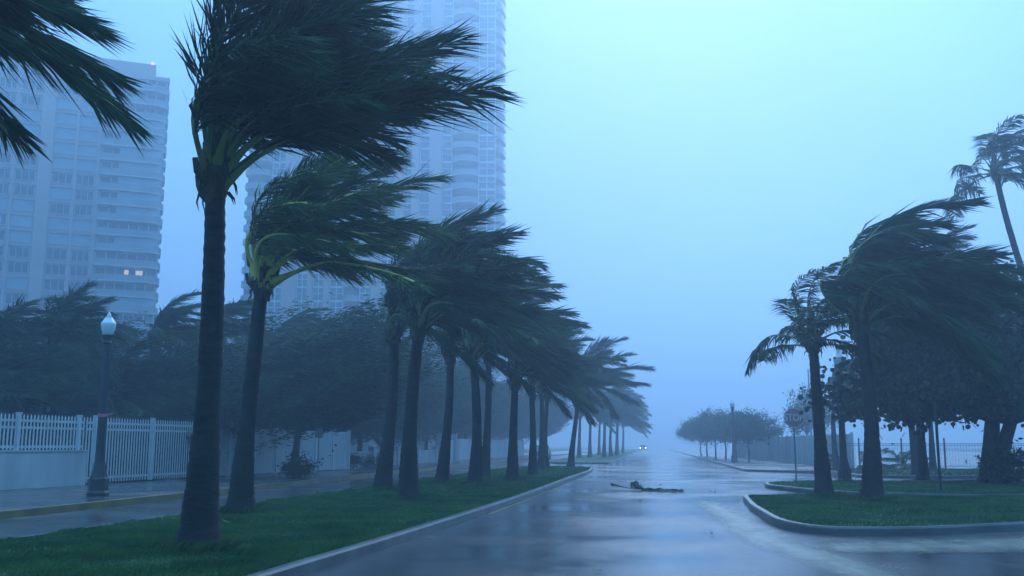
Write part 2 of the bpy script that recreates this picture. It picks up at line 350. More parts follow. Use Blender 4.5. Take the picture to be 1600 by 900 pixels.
# grass blades (nobody could count them)
def inside(poly, x, y):
    P = np.asarray(poly); n = len(P); c = np.zeros(len(x), bool); j = n - 1
    for i in range(n):
        xi, yi = P[i]; xj, yj = P[j]
        if yi != yj:
            c ^= ((yi > y) != (yj > y)) & (x < (xj - xi) * (y - yi) / (yj - yi) + xi)
        j = i
    return c
def grass(poly, z, bands, label, seed, feet=()):
    r = np.random.default_rng(seed); V = []; 
    P = np.asarray(poly); x0, x1 = P[:, 0].min(), P[:, 0].max()
    for (ya, yb, xa, xb, dens, h, w) in bands:
        xa, xb = max(xa, x0), min(xb, x1); n = int((yb - ya) * (xb - xa) * dens)
        x = r.uniform(xa, xb, n); y = r.uniform(ya, yb, n)
        k = inside(P, x, y); x, y = x[k], y[k]; n = len(x)
        lump = 0.75 + 0.35 * np.sin(x * 2.1 + np.sin(y * 1.3) * 2) * np.cos(y * 1.7 + x * .6)
        hh = h * r.uniform(.5, 1.25, n) * lump; ww = w * r.uniform(.7, 1.3, n); a = r.uniform(0, math.pi, n)
        lx = r.normal(.45, .4, n) * hh; ly = r.normal(.05, .4, n) * hh
        dx, dy = np.cos(a) * ww, np.sin(a) * ww
        A = np.stack([x - dx, y - dy, np.full(n, z)], 1); B = np.stack([x + dx, y + dy, np.full(n, z)], 1)
        C = np.stack([x + lx * .35 + dx * .7, y + ly * .35 + dy * .7, z + hh * .6], 1); D = np.stack([x + lx, y + ly, z + hh * .95], 1)
        V.append(np.stack([A, B, C, D], 1).reshape(-1, 3))
    for (bx, by, br) in feet:
        n = 420; a = r.uniform(0, 6.283, n); q = br + np.abs(r.normal(0, .09, n)); x = bx + np.cos(a) * q; y = by + np.sin(a) * q
        hh = r.uniform(.06, .2, n); w = np.full(n, .006); b2 = r.uniform(0, 3.14, n); dx, dy = np.cos(b2) * w, np.sin(b2) * w; lx = r.normal(.5, .4, n) * hh; ly = r.normal(0, .4, n) * hh
        V.append(np.stack([np.stack([x - dx, y - dy, np.full(n, z)], 1), np.stack([x + dx, y + dy, np.full(n, z)], 1), np.stack([x + lx * .35 + dx * .7, y + ly * .35 + dy * .7, z + hh * .6], 1), np.stack([x + lx, y + ly, z + hh], 1)], 1).reshape(-1, 3))
    V = np.concatenate(V); F = np.arange(len(V)).reshape(-1, 4)
    return tag(put(np_mesh('grass', V, F, M['grass']), 'grass'), label, 'grass', None, 'stuff')
grass(med_in, 0.125, [(8, 17, -20, 0, 1100, .085, .006), (17, 27, -20, 0, 600, .085, .008), (27, 42, -20, 0, 260, .085, .012), (42, 66, -20, 0, 90, .085, .02)], 'short wet grass on the palm-lined median', 1, [(-5.87, 12.52, .3), (-8.34, 19.67, .3), (-6.11, 24.84, .32), (-8.09, 29.58, .32), (-6.02, 33.75, .3), (-7.6, 35.86, .3), (-5.42, 38.83, .3)])
grass(isl_in, 0.125, [(17, 30, 0, 16, 550, .08, .009)], 'short wet grass on the corner island', 2, [(4.45, 27.6, .3), (5.23, 25.56, .32)])
grass(isl2_in, 0.125, [(29, 43, 0, 25, 220, .08, .012)], 'short wet grass behind the stop sign kerb', 3)
grass(verge_in, 0.125, [(47, 62, 0, 30, 60, .09, .02)], 'short grass in front of the iron fence', 4)

# ------------------------------------------------------------------ palms
def unit(v): return v / max(np.linalg.norm(v), 1e-9)
def frond_arrays(rng, d0, wi, L, bend, nl, leaf_len, wleaf=0.03, droop=0.35, windpull=1.0, start=0.22, side_spread=0.45):
    ns = 22; ds = L / (ns - 1); p = np.zeros(3); pts = []; tans = []
    d0 = unit(d0); wi = unit(wi)
    for i in range(ns):
        s = i / (ns - 1); k = min(1.0, s / bend); k = k * k * (3 - 2 * k)
        t = d0 * (1 - k) + wi * k + np.array((0, 0, -droop * s ** 2.2)); t = unit(t)
        pts.append(p.copy()); tans.append(t); p = p + t * ds
    pts = np.array(pts); tans = np.array(tans)
    # leaflets, both sides, streaming with the wind
    s = np.concatenate([np.linspace(start, 1.0, nl), np.linspace(start, 1.0, nl) + .3 / nl]); s = np.clip(s + rng.normal(0, .25 / nl, 2 * nl), start, 1.0)
    sg = np.concatenate([np.ones(nl), -np.ones(nl)])
    q = s * (ns - 1); i0 = np.clip(q.astype(int), 0, ns - 2); fr = (q - i0)[:, None]
    P = pts[i0] * (1 - fr) + pts[i0 + 1] * fr; T = tans[i0] * (1 - fr) + tans[i0 + 1] * fr
    up = np.array((0.05, 0.1, 1.0)); side = np.cross(T, up); side /= np.linalg.norm(side, axis=1)[:, None] + 1e-6
    u = (s - start) / (1 - start)
    ln = leaf_len * (0.45 + 0.75 * np.sin(np.pi * np.clip(u * .85 + .12, 0, 1))) * rng.uniform(.8, 1.12, 2 * nl) * np.where(u > .93, .75, 1)
    w = np.array(wi)[None, :]
    jit = rng.normal(0, .08, (2 * nl, 3)) + np.repeat(rng.normal(0, .09, (2 * nl // 8 + 1, 3)), 8, 0)[:2 * nl]
    # the wind presses leaflets: where stalk lies along the wind they trail narrowly, where it stands across they stream off it
    ub = u[:, None]
    d1 = T * (.28 + .25 * ub) + side * (sg * side_spread)[:, None] * (1 + .7 * ub) + w * (.62 * windpull) * (1 - .35 * ub) + np.array((0, 0, -.14)) + jit
    d1 += w * np.maximum(0, .45 * windpull - d1 @ w[0])[:, None]
    d1 /= np.linalg.norm(d1, axis=1)[:, None]
    d2 = T * .15 + side * (sg * side_spread * .6)[:, None] * (1 + .8 * ub) + w * (.95 * windpull) * (1 - .25 * ub) + np.array((0, 0, -.30 - .35 * (1 - windpull))) + jit * 1.4
    d2 /= np.linalg.norm(d2, axis=1)[:, None]
    wd = np.cross(d1, rng.normal(0, 1, (2 * nl, 3)) + np.array((0, -1.2, .6))); wd /= np.linalg.norm(wd, axis=1)[:, None] + 1e-6
    hw = (wleaf * .5 * rng.uniform(.8, 1.2, 2 * nl))[:, None]
    mid = P + d1 * (ln * .42)[:, None]; tip = mid + d2 * (ln * .58)[:, None]
    V = np.stack([P - wd * hw * .45, P + wd * hw * .45, mid + wd * hw, mid - wd * hw, tip], 1).reshape(-1, 3)
    b = np.arange(2 * nl) * 5
    F = [(a, a + 1, a + 2, a + 3) for a in b] + [(a + 3, a + 2, a + 4) for a in b]
    rad = [max(.006, .036 * (1 - .95 * (i / (ns - 1)) ** .7)) + (.05 * max(0, 1 - i / 2.5)) for i in range(ns)]
    return V, F, pts, rad

WIND = np.array((0.985, 0.12, 0.0))
def crown_meshes(seed, n, L, nl, leaf_len, lift=0.0, strength=1.0, wleaf=0.032, elo=8, ehi=86, mats=('frond', 'stalk'), bend=(.48, .86), droop=.28, merge=False, sk=1.0, wide=0.0, wmax=60):
    rng = np.random.default_rng(seed); res = []; MV = []; MF = []; st_all = MB(); off = 0
    for i in range(n):
        a = 2 * math.pi * (i * 0.381966 * 1.0 % 1.0) + rng.normal(0, .2); u = (i + .5) / n
        e = R_(elo + (ehi - elo) * u ** .8 + rng.normal(0, 4))
        d0 = np.array((math.cos(a) * math.cos(e), math.sin(a) * math.cos(e), math.sin(e)))
        lee = d0[0]
        if strength > .6:                      # windward stalks are pushed upright before they fold over
            if lee < 0: d0 = unit(d0 * np.array((.45 + .5 * wide, .8, 1)) + np.array((0, 0, .55 - .25 * wide)))
            else: d0 = unit(d0 * np.array((.8, .7, 1)) + np.array((0, 0, .18)))
        we = R_(lift + 46 * (u - .45) + rng.normal(0, 11)); we = min(we, R_(wmax)); wa = rng.normal(0, .30) + .35 * math.sin(a) * (1 if strength > .6 else 1.6)
        wi = np.array((math.cos(we) * math.cos(wa), math.cos(we) * math.sin(wa), math.sin(we)))
        if strength <= .6:
            wi = unit(wi * strength * 1.3 + d0 * (1 - strength) * np.array((1, 1, .2)) + np.array((0, 0, -.15)))
        bd = rng.uniform(*bend) * (1.08 if lee < 0 else .62)
        l = L * rng.uniform(.72, 1.12) * (1.0 if lee > -.3 else .95)
        V, F, pts, rad = frond_arrays(rng, d0, wi, l, bd, nl, leaf_len, wleaf, droop, 1.0 if strength > .6 else .55, side_spread=.34 if strength > .6 else .6)
        o = d0 * np.array((.10, .10, .0)) + np.array((0, 0, -.30 + .34 * u)); V = V + o; pts = pts + o
        if merge:
            MV.append(V); MF += [tuple(x + off for x in f) for f in F]; off += len(V); st_all.tube(pts[::3], rad[::3], 4)
        else:
            me = bpy.data.meshes.new('frond'); me.from_pydata(V.tolist(), [], [tuple(map(int, f)) for f in F]); me.materials.append(M[mats[0]]); me.update()
            st = MB().tube(pts + (np.array((0, -.035, .025)) if sk > 1.5 else 0), [max(q * sk, .024 if sk > 1.5 else 0) for q in rad], 6).mesh('stalk', M[mats[1]], True); res.append((me, st))
    if merge:
        me = bpy.data.meshes.new('crown'); me.from_pydata(np.concatenate(MV).tolist(), [], [tuple(map(int, f)) for f in MF]); me.materials.append(M[mats[0]]); me.update()
        return me, st_all.mesh('stalks', M[mats[1]])
    return res

def trunk_mesh(H, off, rs, seed, bow=0.12, ring=0.085, n=16, flare=.14):
    rng = random.Random(seed); k = max(12, int(H / ring)); pts = []; rad = []
    bx, by = rng.uniform(-bow, bow), rng.uniform(-bow, bow)
    for i in range(k + 1):
        u = i / k; h = u * H
        w = math.sin(math.pi * u); uu = u * u * (3 - 2 * u) * .5 + u * .5
        pts.append((off[0] * uu + bx * w + rng.uniform(-.004, .004), off[1] * uu + by * w, h - .05 * (i == 0)))
        r = (.128 + .055 * (1 - u) + flare * math.exp(-h / .48) + .02 * math.exp(-((h - .9) / .5) ** 2)) * rs
        rad.append(r * (1 + (.03 if i % 2 else -.025) + rng.uniform(-.022, .022)))
    mb = MB(); mb.tube(pts, rad, n)
    # rootlets and skirt at the ground
    return mb.mesh('trunk', M['trunk'], True)
def boot_mesh(seed, s=1.0):
    rng = random.Random(seed); mb = MB(); n = 14; prof = [(.13, -.55), (.17, -.45), (.215, -.3), (.225, -.15), (.2, .05), (.16, .25), (.1, .5), (.05, .7)]
    vs = []; fs = []
    for i, (r, z) in enumerate(prof):
        for j in range(n):
            w = 2 * math.pi * j / n; rr = r * s * (1 + rng.uniform(-.22, .22)); vs.append((rr * math.cos(w), rr * math.sin(w), z * s + rng.uniform(-.04, .04)))
    for i in range(len(prof) - 1):
        for j in range(n): fs.append((i * n + j, i * n + (j + 1) % n, (i + 1) * n + (j + 1) % n, (i + 1) * n + j))
    mb.add(vs, fs)
    for k in range(26):                       # hanging fibres and cut stalk stubs
        w = rng.uniform(0, 6.28); z = rng.uniform(-.5, .1) * s; r = .2 * s; p = Vector((r * math.cos(w), r * math.sin(w), z))
        l = rng.uniform(.12, .3) * s; q = p + Vector((math.cos(w) * .05 + .06, math.sin(w) * .05, -l)); mb.tube([p, (p + q) / 2 + Vector((math.cos(w), math.sin(w), 0)) * .03, q], [.02, .014, .003], 4)
    for k in range(9):
        w = rng.uniform(0, 6.28); z = rng.uniform(-.35, .1) * s; p = Vector((.16 * math.cos(w), .16 * math.sin(w), z)) * 1.0
        mb.tube([p, p + Vector((math.cos(w) * .13, math.sin(w) * .13, .12)), p + Vector((math.cos(w) * .18, math.sin(w) * .18, .3))], [.05, .04, .022], 5)
    return mb.mesh('crown_boot', M['boot'], False)
BOOTS = [boot_mesh(3), boot_mesh(8)]

def palm(label, base, H, off, crown, cs=1.0, crot=0.0, rs=1.0, seed=1, group='palms', flare=.14, cz=1.0):
    t = thing('palm_tree', label, 'palm tree', base, 0, group)
    put(trunk_mesh(H, off, rs, seed, flare=flare), 'trunk', t)
    top = (off[0], off[1], H)
    put(BOOTS[seed % 2], 'crown_boot', t, (top[0], top[1], H), seed * 1.3, (rs, rs, rs))
    if isinstance(crown, tuple):
        c = put(crown[0], 'crown', t, top, crot, (cs, cs, cs * cz)); put(crown[1], 'stalks', c)
    else:
        rg = random.Random(seed * 7 + 1); lost = set(rg.sample(range(len(crown)), min(3, seed % 5))); fl = -1 if (seed // 2) % 2 else 1   # torn-off fronds
        for k, (me, st) in enumerate(crown):
            if k in lost: continue
            f = put(me, 'frond', t, top, crot + rg.uniform(-.07, .07), (cs * rg.uniform(.9, 1.08), cs * fl, cs * cz * rg.uniform(.92, 1.08))); put(st, 'stalk', f)
    return t

C_A = crown_meshes(11, 32, 3.5, 112, .95, lift=20, wleaf=.032, bend=(.5, .8), droop=.24, sk=1.3, elo=16)                                            # first palm
C_B = crown_meshes(23, 26, 4.2, 104, .85, lift=12, wleaf=.034, droop=.3, sk=1.8, mats=('frond_lit', 'stalk_y'))             # second, yellow stalks
C_C = crown_meshes(37, 25, 3.8, 82, .95, lift=4, wleaf=.044, bend=(.55, .92), droop=.45, elo=14)
C_D = crown_meshes(41, 25, 3.9, 82, .95, lift=0, wleaf=.044, bend=(.55, .92), droop=.42, elo=14)
C_H = crown_meshes(47, 24, 4.0, 82, .95, lift=3, wleaf=.044, bend=(.5, .85), droop=.45, elo=12)
C_I = crown_meshes(59, 27, 3.7, 82, .95, lift=6, wleaf=.044, bend=(.6, .98), droop=.45, elo=14)
C_E = crown_meshes(53, 24, 3.7, 110, 0.95, lift=-9, elo=-10, ehi=80, bend=(.4, .75), wleaf=.04)          # overhead at the frame edge
C_R = crown_meshes(67, 38, 3.8, 92, 0.9, lift=-5, strength=.95, bend=(.6, .92), wleaf=.042, droop=.5, wide=1.0, ehi=80, wmax=24)  # taller standing right-hand palm
C_S = crown_meshes(71, 20, 2.7, 66, 0.6, lift=4, strength=.38, elo=0, ehi=84, bend=(.6, 1.1), wleaf=.035)
C_T = crown_meshes(83, 22, 3.4, 70, 0.8, lift=4, strength=.6, elo=-30, ehi=80, bend=(.5, 1.0), wleaf=.05)
C_F = crown_meshes(97, 22, 3.9, 44, 1.0, lift=-3, wleaf=.07, merge=True, bend=(.55, .92), droop=.5)                      # far
C_G = crown_meshes(101, 24, 3.7, 46, 1.0, lift=2, wleaf=.07, merge=True, bend=(.55, .92), droop=.45)

G1 = 'palms along the median'
palm('wind-bent palm overhanging the top corner beside the building, trunk out of view', (-8.85, 8.6, .12), 6.2, (.1, 0), C_E, 1.0, -.1, 1.0, 2, G1)
palm('tallest median palm with the thick dark trunk nearest the road edge', (-5.87, 12.52, .12), 5.2, (0, 0), C_A, 1.0, 0, 1.0, 5, G1)
palm('median palm with bright yellow frond stalks behind the tallest one', (-8.34, 19.67, .12), 4.95, (.27, 0), C_B, 1.0, .05, 1.05, 9, G1)
rows = [
 ('third palm along the median, slim trunk on the pavement side', (-8.09, 29.58), 5.05, .26, C_C, .95),
 ('median palm with thick trunk just in front of the third one', (-6.11, 24.84), 4.6, .21, C_I, 1.0),
 ('fifth median palm, trunk flaring towards its base, short white wall behind', (-7.6, 35.86), 4.85, .26, C_H, .95),
 ('sixth median palm, trunk leaning slightly back towards the pavement', (-6.02, 33.75), 4.63, -.1, C_D, 1.0),
 ('seventh median palm standing just behind the sixth trunk', (-7.15, 42.53), 5.3, .15, C_I, .98),
 ('eighth median palm with a shorter trunk near the road kerb', (-5.42, 38.83), 4.0, .1, C_C, .95),
 ('ninth median palm, slim trunk beyond the short one', (-5.56, 46.52), 4.1, -.05, C_H, .95),
 ('tenth median palm, thin trunk paired close with the eleventh', (-6.26, 56.33), 4.4, .06, C_D, .98),
 ('eleventh median palm, thin trunk just behind the tenth', (-6.31, 59.49), 4.4, .14, C_C, 1.0),
 ('last palm at the median tip, trunk curved and leaning to the road', (-5.09, 62.6), 4.9, .55, C_H, .98)]
for i, (lb, (x, y), H, ox, cr, cs) in enumerate(rows):
    palm(lb, (x, y, .12), H, (ox, 0), cr, cs * (1.14, 1.08, 1.12, 1.15, 1.08, 1.05, 1.12, 1.06, 1.1, 1.14)[i], ((i * 37) % 9 - 4) * .05, (1.12, 1.08, 1.0, 1.0, .95, 1.0, .9, .85, .85, .9)[i], 20 + i, G1, cz=1 - .06 * (i % 3))
far_words = ['first', 'second', 'third', 'fourth', 'fifth', 'sixth', 'seventh', 'eighth', 'ninth']
for i, (x, y) in enumerate([(-7.87, 108), (-7.2, 116), (-5.4, 112), (-5.0, 121), (-4.7, 132), (-5.2, 150), (-5.0, 168), (-7.4, 140), (-5.6, 190)]):
    palm('hazy palm on the far median, ' + far_words[i] + ' of that row', (x, y, .12), 4.7 + .3 * (i % 3), (.15, 0), (C_F, C_G)[i % 2], 1.2, ((i * 5) % 7 - 3) * .06, 1.0, 40 + i, 'palms on the far median')
G2 = 'palms on the right-hand lawn'
palm('short palm at the corner island tip with a frond blown to its windward side', (4.45, 27.6, .12), 4.3, (-.1, 0), C_S, 1.0, 0, .95, 61, G2)
palm('big bushy palm in the middle of the corner island', (5.23, 25.56, .12), 4.6, (-.05, 0), C_R, 1.14, 0.05, 1.05, 62, G2)
palm('palm behind the bushy one with fronds over the dark broad tree', (10.6, 42.0, .12), 6.9, (.1, 0), C_I, 1.15, .15, .95, 63, G2)
palm('very tall slender palm with curved trunk above the broad tree', (18.6, 47.0, .12), 14.0, (-2.7, 0), C_T, 1.1, .1, .95, 64, G2)
palm('palm with dark trunk leaning at the frame edge past the broad tree', (14.3, 36.0, .12), 6.2, (-.6, 0), C_H, 1.1, .1, 1.0, 65, G2)
palm('slim hazy palm trunk rising between the bushy palm and the stop sign', (10.1, 58.0, .12), 4.5, (.05, 0), C_G, .8, 0, .8, 66, G2)
palm('hazy palm trunk behind the thin bare post under the broad tree', (12.0, 48.5, .12), 6.4, (.0, 0), C_F, 1.0, 0, .9, 67, G2)
palm('hazy palm trunk beside the broad tree stem near the iron fence', (14.8, 56.5, .12), 4.2, (.0, 0), C_G, .8, .1, .8, 68, G2)
palm('far hazy palm trunk beyond the broad tree near the frame edge', (23.0, 59.0, .12), 4.6, (-.2, 0), C_F, .9, .1, .8, 69, G2)
G3 = 'palms behind the white fence'
for i, (lb, x, y, H, cr, cs, rz) in enumerate([
 ('dome-shaped windblown palm behind the fence at the frame edge', -25.6, 35, 4.6, C_G, 1.0, .2),
 ('windblown palm behind the fence with fronds streaming above the lamp', -23.9, 36.5, 5.2, C_C, .95, -.1),
 ('windblown palm behind the picket fence beside the lamp', -22.9, 43, 5.8, C_D, 1.0, .1),
 ('windblown palm peeking out behind the tallest trunk', -21.2, 44.5, 6.2, C_C, .95, .0),
 ('windblown palm behind the solid white fence panels', -19.6, 50, 6.2, C_D, .95, .1),
 ('hazy windblown palm behind the end of the white panels', -20.0, 60, 6.4, C_G, 1.0, .1),
 ('low windblown palm hugging the low wall at the frame edge', -24.4, 33.5, 2.3, C_I, 1.1, .1),
 ('low windblown palm filling the gap behind the street lamp', -22.6, 39.0, 2.6, C_D, 1.15, .0),
 ('low windblown palm just past the street lamp behind pickets', -21.4, 40.8, 2.9, C_H, 1.1, .1),
 ('low windblown palm behind the second palm trunk', -20.6, 47.0, 3.0, C_I, 1.15, .1),
 ('windblown palm over the middle of the white panels', -20.0, 53.0, 5.0, C_C, 1.15, .0),
 ('windblown palm with drooping fronds over the panel end', -19.2, 56.5, 3.2, C_H, 1.15, .0)]):
    palm(lb, (x, y, .1), H, (.2, 0), cr, cs, rz, .95, 80 + i, G3)

# ------------------------------------------------------------------ broad-leaved trees
def leaf_cloud(seed, radii, clumps, per, leaf, spread=.4, shape='long', windy=.6, floor=-.75):
    r = np.random.default_rng(seed); C = []
    ph = r.uniform(0, 6.28, 8)
    while len(C) < clumps:
        v = r.normal(0, 1, 3); v /= np.linalg.norm(v); 
        rr = r.uniform(.25, 1) ** .45
        az_ = math.atan2(v[1], v[0])
        lump = 1 + (.3 if windy > .7 else .16) * math.sin(3 * az_ + ph[0]) + .12 * math.sin(5 * az_ + ph[1] + v[2] * 4) + .1 * math.sin(7 * v[2] + ph[2])
        if v[2] < floor: continue
        C.append(v * rr * lump * np.array(radii))
    C = np.array(C); C[:, 0] += .16 * (C[:, 2] + radii[2])          # swept downwind
    n = clumps * per
    sz = np.repeat(r.uniform(.6, 1.35, clumps), per)[:, None]
    P = np.repeat(C, per, 0) + r.normal(0, 1, (n, 3)) * spread * sz * (np.array((2.3, .8, .34)) if windy > .9 else np.array((1.45, .9, .5)) if windy > .7 else np.array((1.15, 1, .75)))
    if windy > .7: P[:, 2] += (.34 if windy > .9 else .22) * (P[:, 0] - np.repeat(C[:, 0], per)) + .12 * (P[:, 0])
    d = r.normal(0, 1, (n, 3)) * (1 - windy * .55) + np.array((1.0, .15, .1)) * windy; d /= np.linalg.norm(d, axis=1)[:, None]
    w = np.cross(d, r.normal(0, 1, (n, 3)) + np.array((0, 0, .3))); w /= np.linalg.norm(w, axis=1)[:, None] + 1e-6
    l = (leaf * r.uniform(.65, 1.3, n))[:, None]
    lw = .1 if windy > .9 else .2
    if shape == 'long':
        V = np.stack([P, P + d * l * .5 + w * l * lw, P + d * l, P + d * l * .5 - w * l * lw], 1).reshape(-1, 3)
        F = np.arange(n * 4).reshape(-1, 4)
    else:
        V = np.stack([P, P + d * l * .25 + w * l * .42, P + d * l * .75 + w * l * .42, P + d * l, P + d * l * .75 - w * l * .42, P + d * l * .25 - w * l * .42], 1).reshape(-1, 3)
        F = np.arange(n * 6).reshape(-1, 6)
    return V, F, C
def tree_meshes(seed, radii, clumps, per, leaf, mat, H, r0, shape='long', spread=.4, stems=1, windy=.6, lean=0.0):
    V, F, C = leaf_cloud(seed, radii, clumps, per, leaf, spread, shape, windy)
    crown = np_mesh('crown', V + np.array((lean, 0, H)), F, mat)
    rg = random.Random(seed); mb = MB(); fork = H - radii[2] * .85
    for s_ in range(stems):
        a = 6.28 * s_ / max(1, stems) + rg.random(); o = .0 if stems == 1 else .2
        b = Vector((math.cos(a) * o, math.sin(a) * o, -.05)); f = Vector((math.cos(a) * o * 1.8 + lean * .6, math.sin(a) * o * 1.8, fork))
        m = b.lerp(f, .5) + Vector((rg.uniform(-.1, .1), rg.uniform(-.1, .1), 0))
        mb.tube([b, b.lerp(m, .25), m, f], [r0 * 1.6, r0 * 1.15, r0, r0 * .85], 10)
        for k in range(max(9, 9 // stems)):
            c = Vector(C[rg.randrange(len(C))]) * .85 + Vector((lean, 0, H)); mm = f.lerp(c, .45) + Vector((rg.uniform(-.25, .25), rg.uniform(-.25, .25), rg.uniform(-.1, .35)))
            mb.tube([f, mm, c], [r0 * .6, r0 * .35, r0 * .1], 6)
    return mb.mesh('trunk', M['bark'], True), crown
def tree(label, ms, loc, s=(1, 1, 1), rz=0.0, group='trees', name='broadleaf_tree'):
    t = thing(name, label, 'tree', loc, 0, group)
    put(ms[0], 'trunk', t, None, rz, s); put(ms[1], 'crown', t, None, rz, s); return t
T_A = tree_meshes(5, (3.6, 3.2, 2.8), 250, 150, .18, M['leaf_a'], 4.1, .15, windy=.75)
T_B = tree_meshes(6, (3.4, 3.0, 2.9), 250, 145, .18, M['leaf_b'], 4.0, .14, windy=.75)
T_C = tree_meshes(7, (5.6, 4.3, 2.7), 520, 150, .19, M['leaf_c'], 4.5, .25, shape='round', spread=.36, stems=4, windy=.35, lean=.8)
T_D = tree_meshes(8, (2.9, 2.7, 1.7), 110, 60, .26, M['leaf_b'], 3.3, .11, windy=.6)
T_W = tree_meshes(15, (3.5, 3.0, 2.5), 230, 170, .3, M['leaf_a'], 4.2, .15, spread=.42, windy=1.15)
T_V = tree_meshes(16, (3.4, 2.9, 2.6), 230, 160, .3, M['leaf_b'], 4.1, .15, spread=.42, windy=1.1)
tree('broad dark tree with leathery round leaves and several stems on the verge', T_C, (12.0, 38.2, .12), group='trees by the corner', name='sea_grape_tree')
tree('windswept tree in the footway with a bush round its leaning trunk', T_W, (-15.3, 42.0, .14), (1.08, 1.1, .95), .05, 'trees on the fence side')
GT = 'trees behind the white fence'
for i, (lb, ms, x, y, s, rz) in enumerate([
 ('dark tree behind the low wall at the frame edge', T_W, -27.5, 42.5, 1.0, .3),
 ('dark tree behind the picket fence, left of the lamp', T_V, -24.2, 46.5, 1.0, -.2),
 ('dark tree behind the picket fence, right of the lamp', T_W, -22.3, 50.5, 1.08, .15),
 ('tree behind the tallest palm trunk and the white panels', T_V, -21.3, 48.0, 1.12, .25),
 ('greenish tree behind the middle of the white panels', T_V, -19.9, 58.0, 1.2, .1),
 ('tree over the end of the white panels', T_W, -19.6, 66.0, 1.2, -.15),
 ('hazy tree over the low garden wall', T_V, -20.5, 76.0, 1.25, .0),
 ('hazy tree past the low garden wall beside the gate', T_W, -20.0, 88.0, 1.3, .2),
 ('pale hazy tree between the fifth and sixth palm trunks', T_V, -20.5, 100.0, 1.35, .2),
 ('pale hazy tree beyond the white gate', T_W, -19.5, 114.0, 1.3, .1),
 ('very pale tree far along the footway', T_V, -18.5, 130.0, 1.3, .1),
 ('faintest tree farthest along the footway', T_W, -17.5, 148.0, 1.3, .1)]):
    tree(lb, ms, (x, y, .1), (s * .95, s * .95, s * .88), rz, GT)
GR = 'hazy trees lining the far right pavement'
for i, (lb, x, y, s, z) in enumerate([
 ('hazy round tree nearest of the far pavement row', 7.9, 86, .72, .98), ('hazy round tree second along the far pavement row', 7.4, 93, .74, 1.0), ('hazy round tree third along the far pavement row', 7.0, 100, .78, 1.0),
 ('hazy round tree fourth along the far pavement row', 6.6, 109, .8, 1.05), ('paler tree fifth along the far pavement row', 6.3, 120, .8, 1.0), ('palest tree at the end of the far pavement row', 6.2, 133, .8, 1.0)]):
    tree(lb, T_D, (x, y, .12), (s, s, s * z * 1.12), i * .7, GR)
tree('lone round hazy tree above the far pale wall', T_D, (14.2, 96, .06), (.75, .75, 1.25), .4, GR)

# small plants
def shrub(label, loc, seed, r, n, leaf, mat, name='shrub'):
    V, F, C = leaf_cloud(seed, (r, r, r * .8), n, 40, leaf, r * .3, 'long', .5, -.9); V = V + np.array((0, 0, r * .75))
    V[:, 2] = np.maximum(V[:, 2], .01)
    t = thing(name, label, 'shrub', loc); put(np_mesh('foliage', V, F, mat), 'foliage', t)
    mb = MB()
    for k in range(5):
        c = C[k % len(C)] * .6; mb.tube([(0, 0, -.03), (c[0] * .4, c[1] * .4, r * .4), (c[0], c[1], max(.1, c[2] + r * .75))], [.02, .015, .006], 5)
    mb.build('stems', M['bark'], t); return t
shrub('bush growing round the leaning trunk in the footway', (-15.15, 41.3, .14), 4, .55, 26, .16, M['leaf_a'])
shrub('leafy suckers beside the broad tree stem', (12.1, 37.3, .12), 5, .75, 34, .2, M['leaf_c'])
for i, (x, y, r) in enumerate([(-19.55, 36.6, .22), (-19.5, 37.6, .16), (-19.3, 39.3, .2), (-19.6, 35.6, .15)]):
    shrub(['small weed at the foot of the picket fence just past the lamp', 'smallest weed at the foot of the fence mid-panel', 'weed clump at the foot of the last picket post', 'small weed at the fence foot just before the lamp'][i], (x, y, .14), 30 + i, r, 8, .09, M['leaf_b'])
for i, (x, y, r) in enumerate([(-17.2, 56.5, .5), (-17.2, 59.5, .45), (-17.3, 62.5, .5)]):
    shrub('low hedge plant against the garden wall, %s from the white panels' % ('first', 'second', 'third')[i], (x, y, .14), 40 + i, r, 16, .16, M['leaf_a'])
for i, (x, y, r) in enumerate([(-23.0, 30.5, 1.3), (-22.6, 33.5, 1.4), (-22.2, 36.8, 1.5), (-21.8, 40.2, 1.5), (-21.2, 44.0, 1.6), (-20.7, 48.0, 1.6), (-20.2, 52.2, 1.6)]):
    shrub('dense dark bush behind the white fence, ' + ['at the frame edge over the low wall', 'behind the pickets on the low wall', 'behind the pickets by the street lamp', 'behind the last picket panel', 'behind the first solid panels', 'behind the middle solid panels', 'behind the last solid panels'][i], (x, y, .1), 60 + i, r, 90, .22, M['leaf_a'])
C_B_ = crown_meshes(131, 14, 1.5, 30, .5, lift=10, strength=.5, elo=15, ehi=85, wleaf=.05, merge=True, bend=(.6, 1.1))
for i, (lb, x, y, s) in enumerate([('low feathery palm clump before the iron fence', 12.2, 60.0, .95), ('second low palm clump by the fence near the broad stem', 14.2, 60.2, 1.0), ('low palm clump by the fence past the broad tree', 19.6, 60.0, 1.0), ('tiny palm clump by the pale wall corner', 10.6, 60.6, .7)]):
    t = thing('palm_shrub', lb, 'shrub', (x, y, .12), 0, 'low palm clumps by the iron fence')
    c = put(C_B_[0], 'crown', t, (0, 0, .3), i * .9, (s, s, s)); put(C_B_[1], 'stalks', c); MB().lathe([(.12, -.02), (.09, .3), (.05, .45)], 8).build('stem', M['boot'], t)

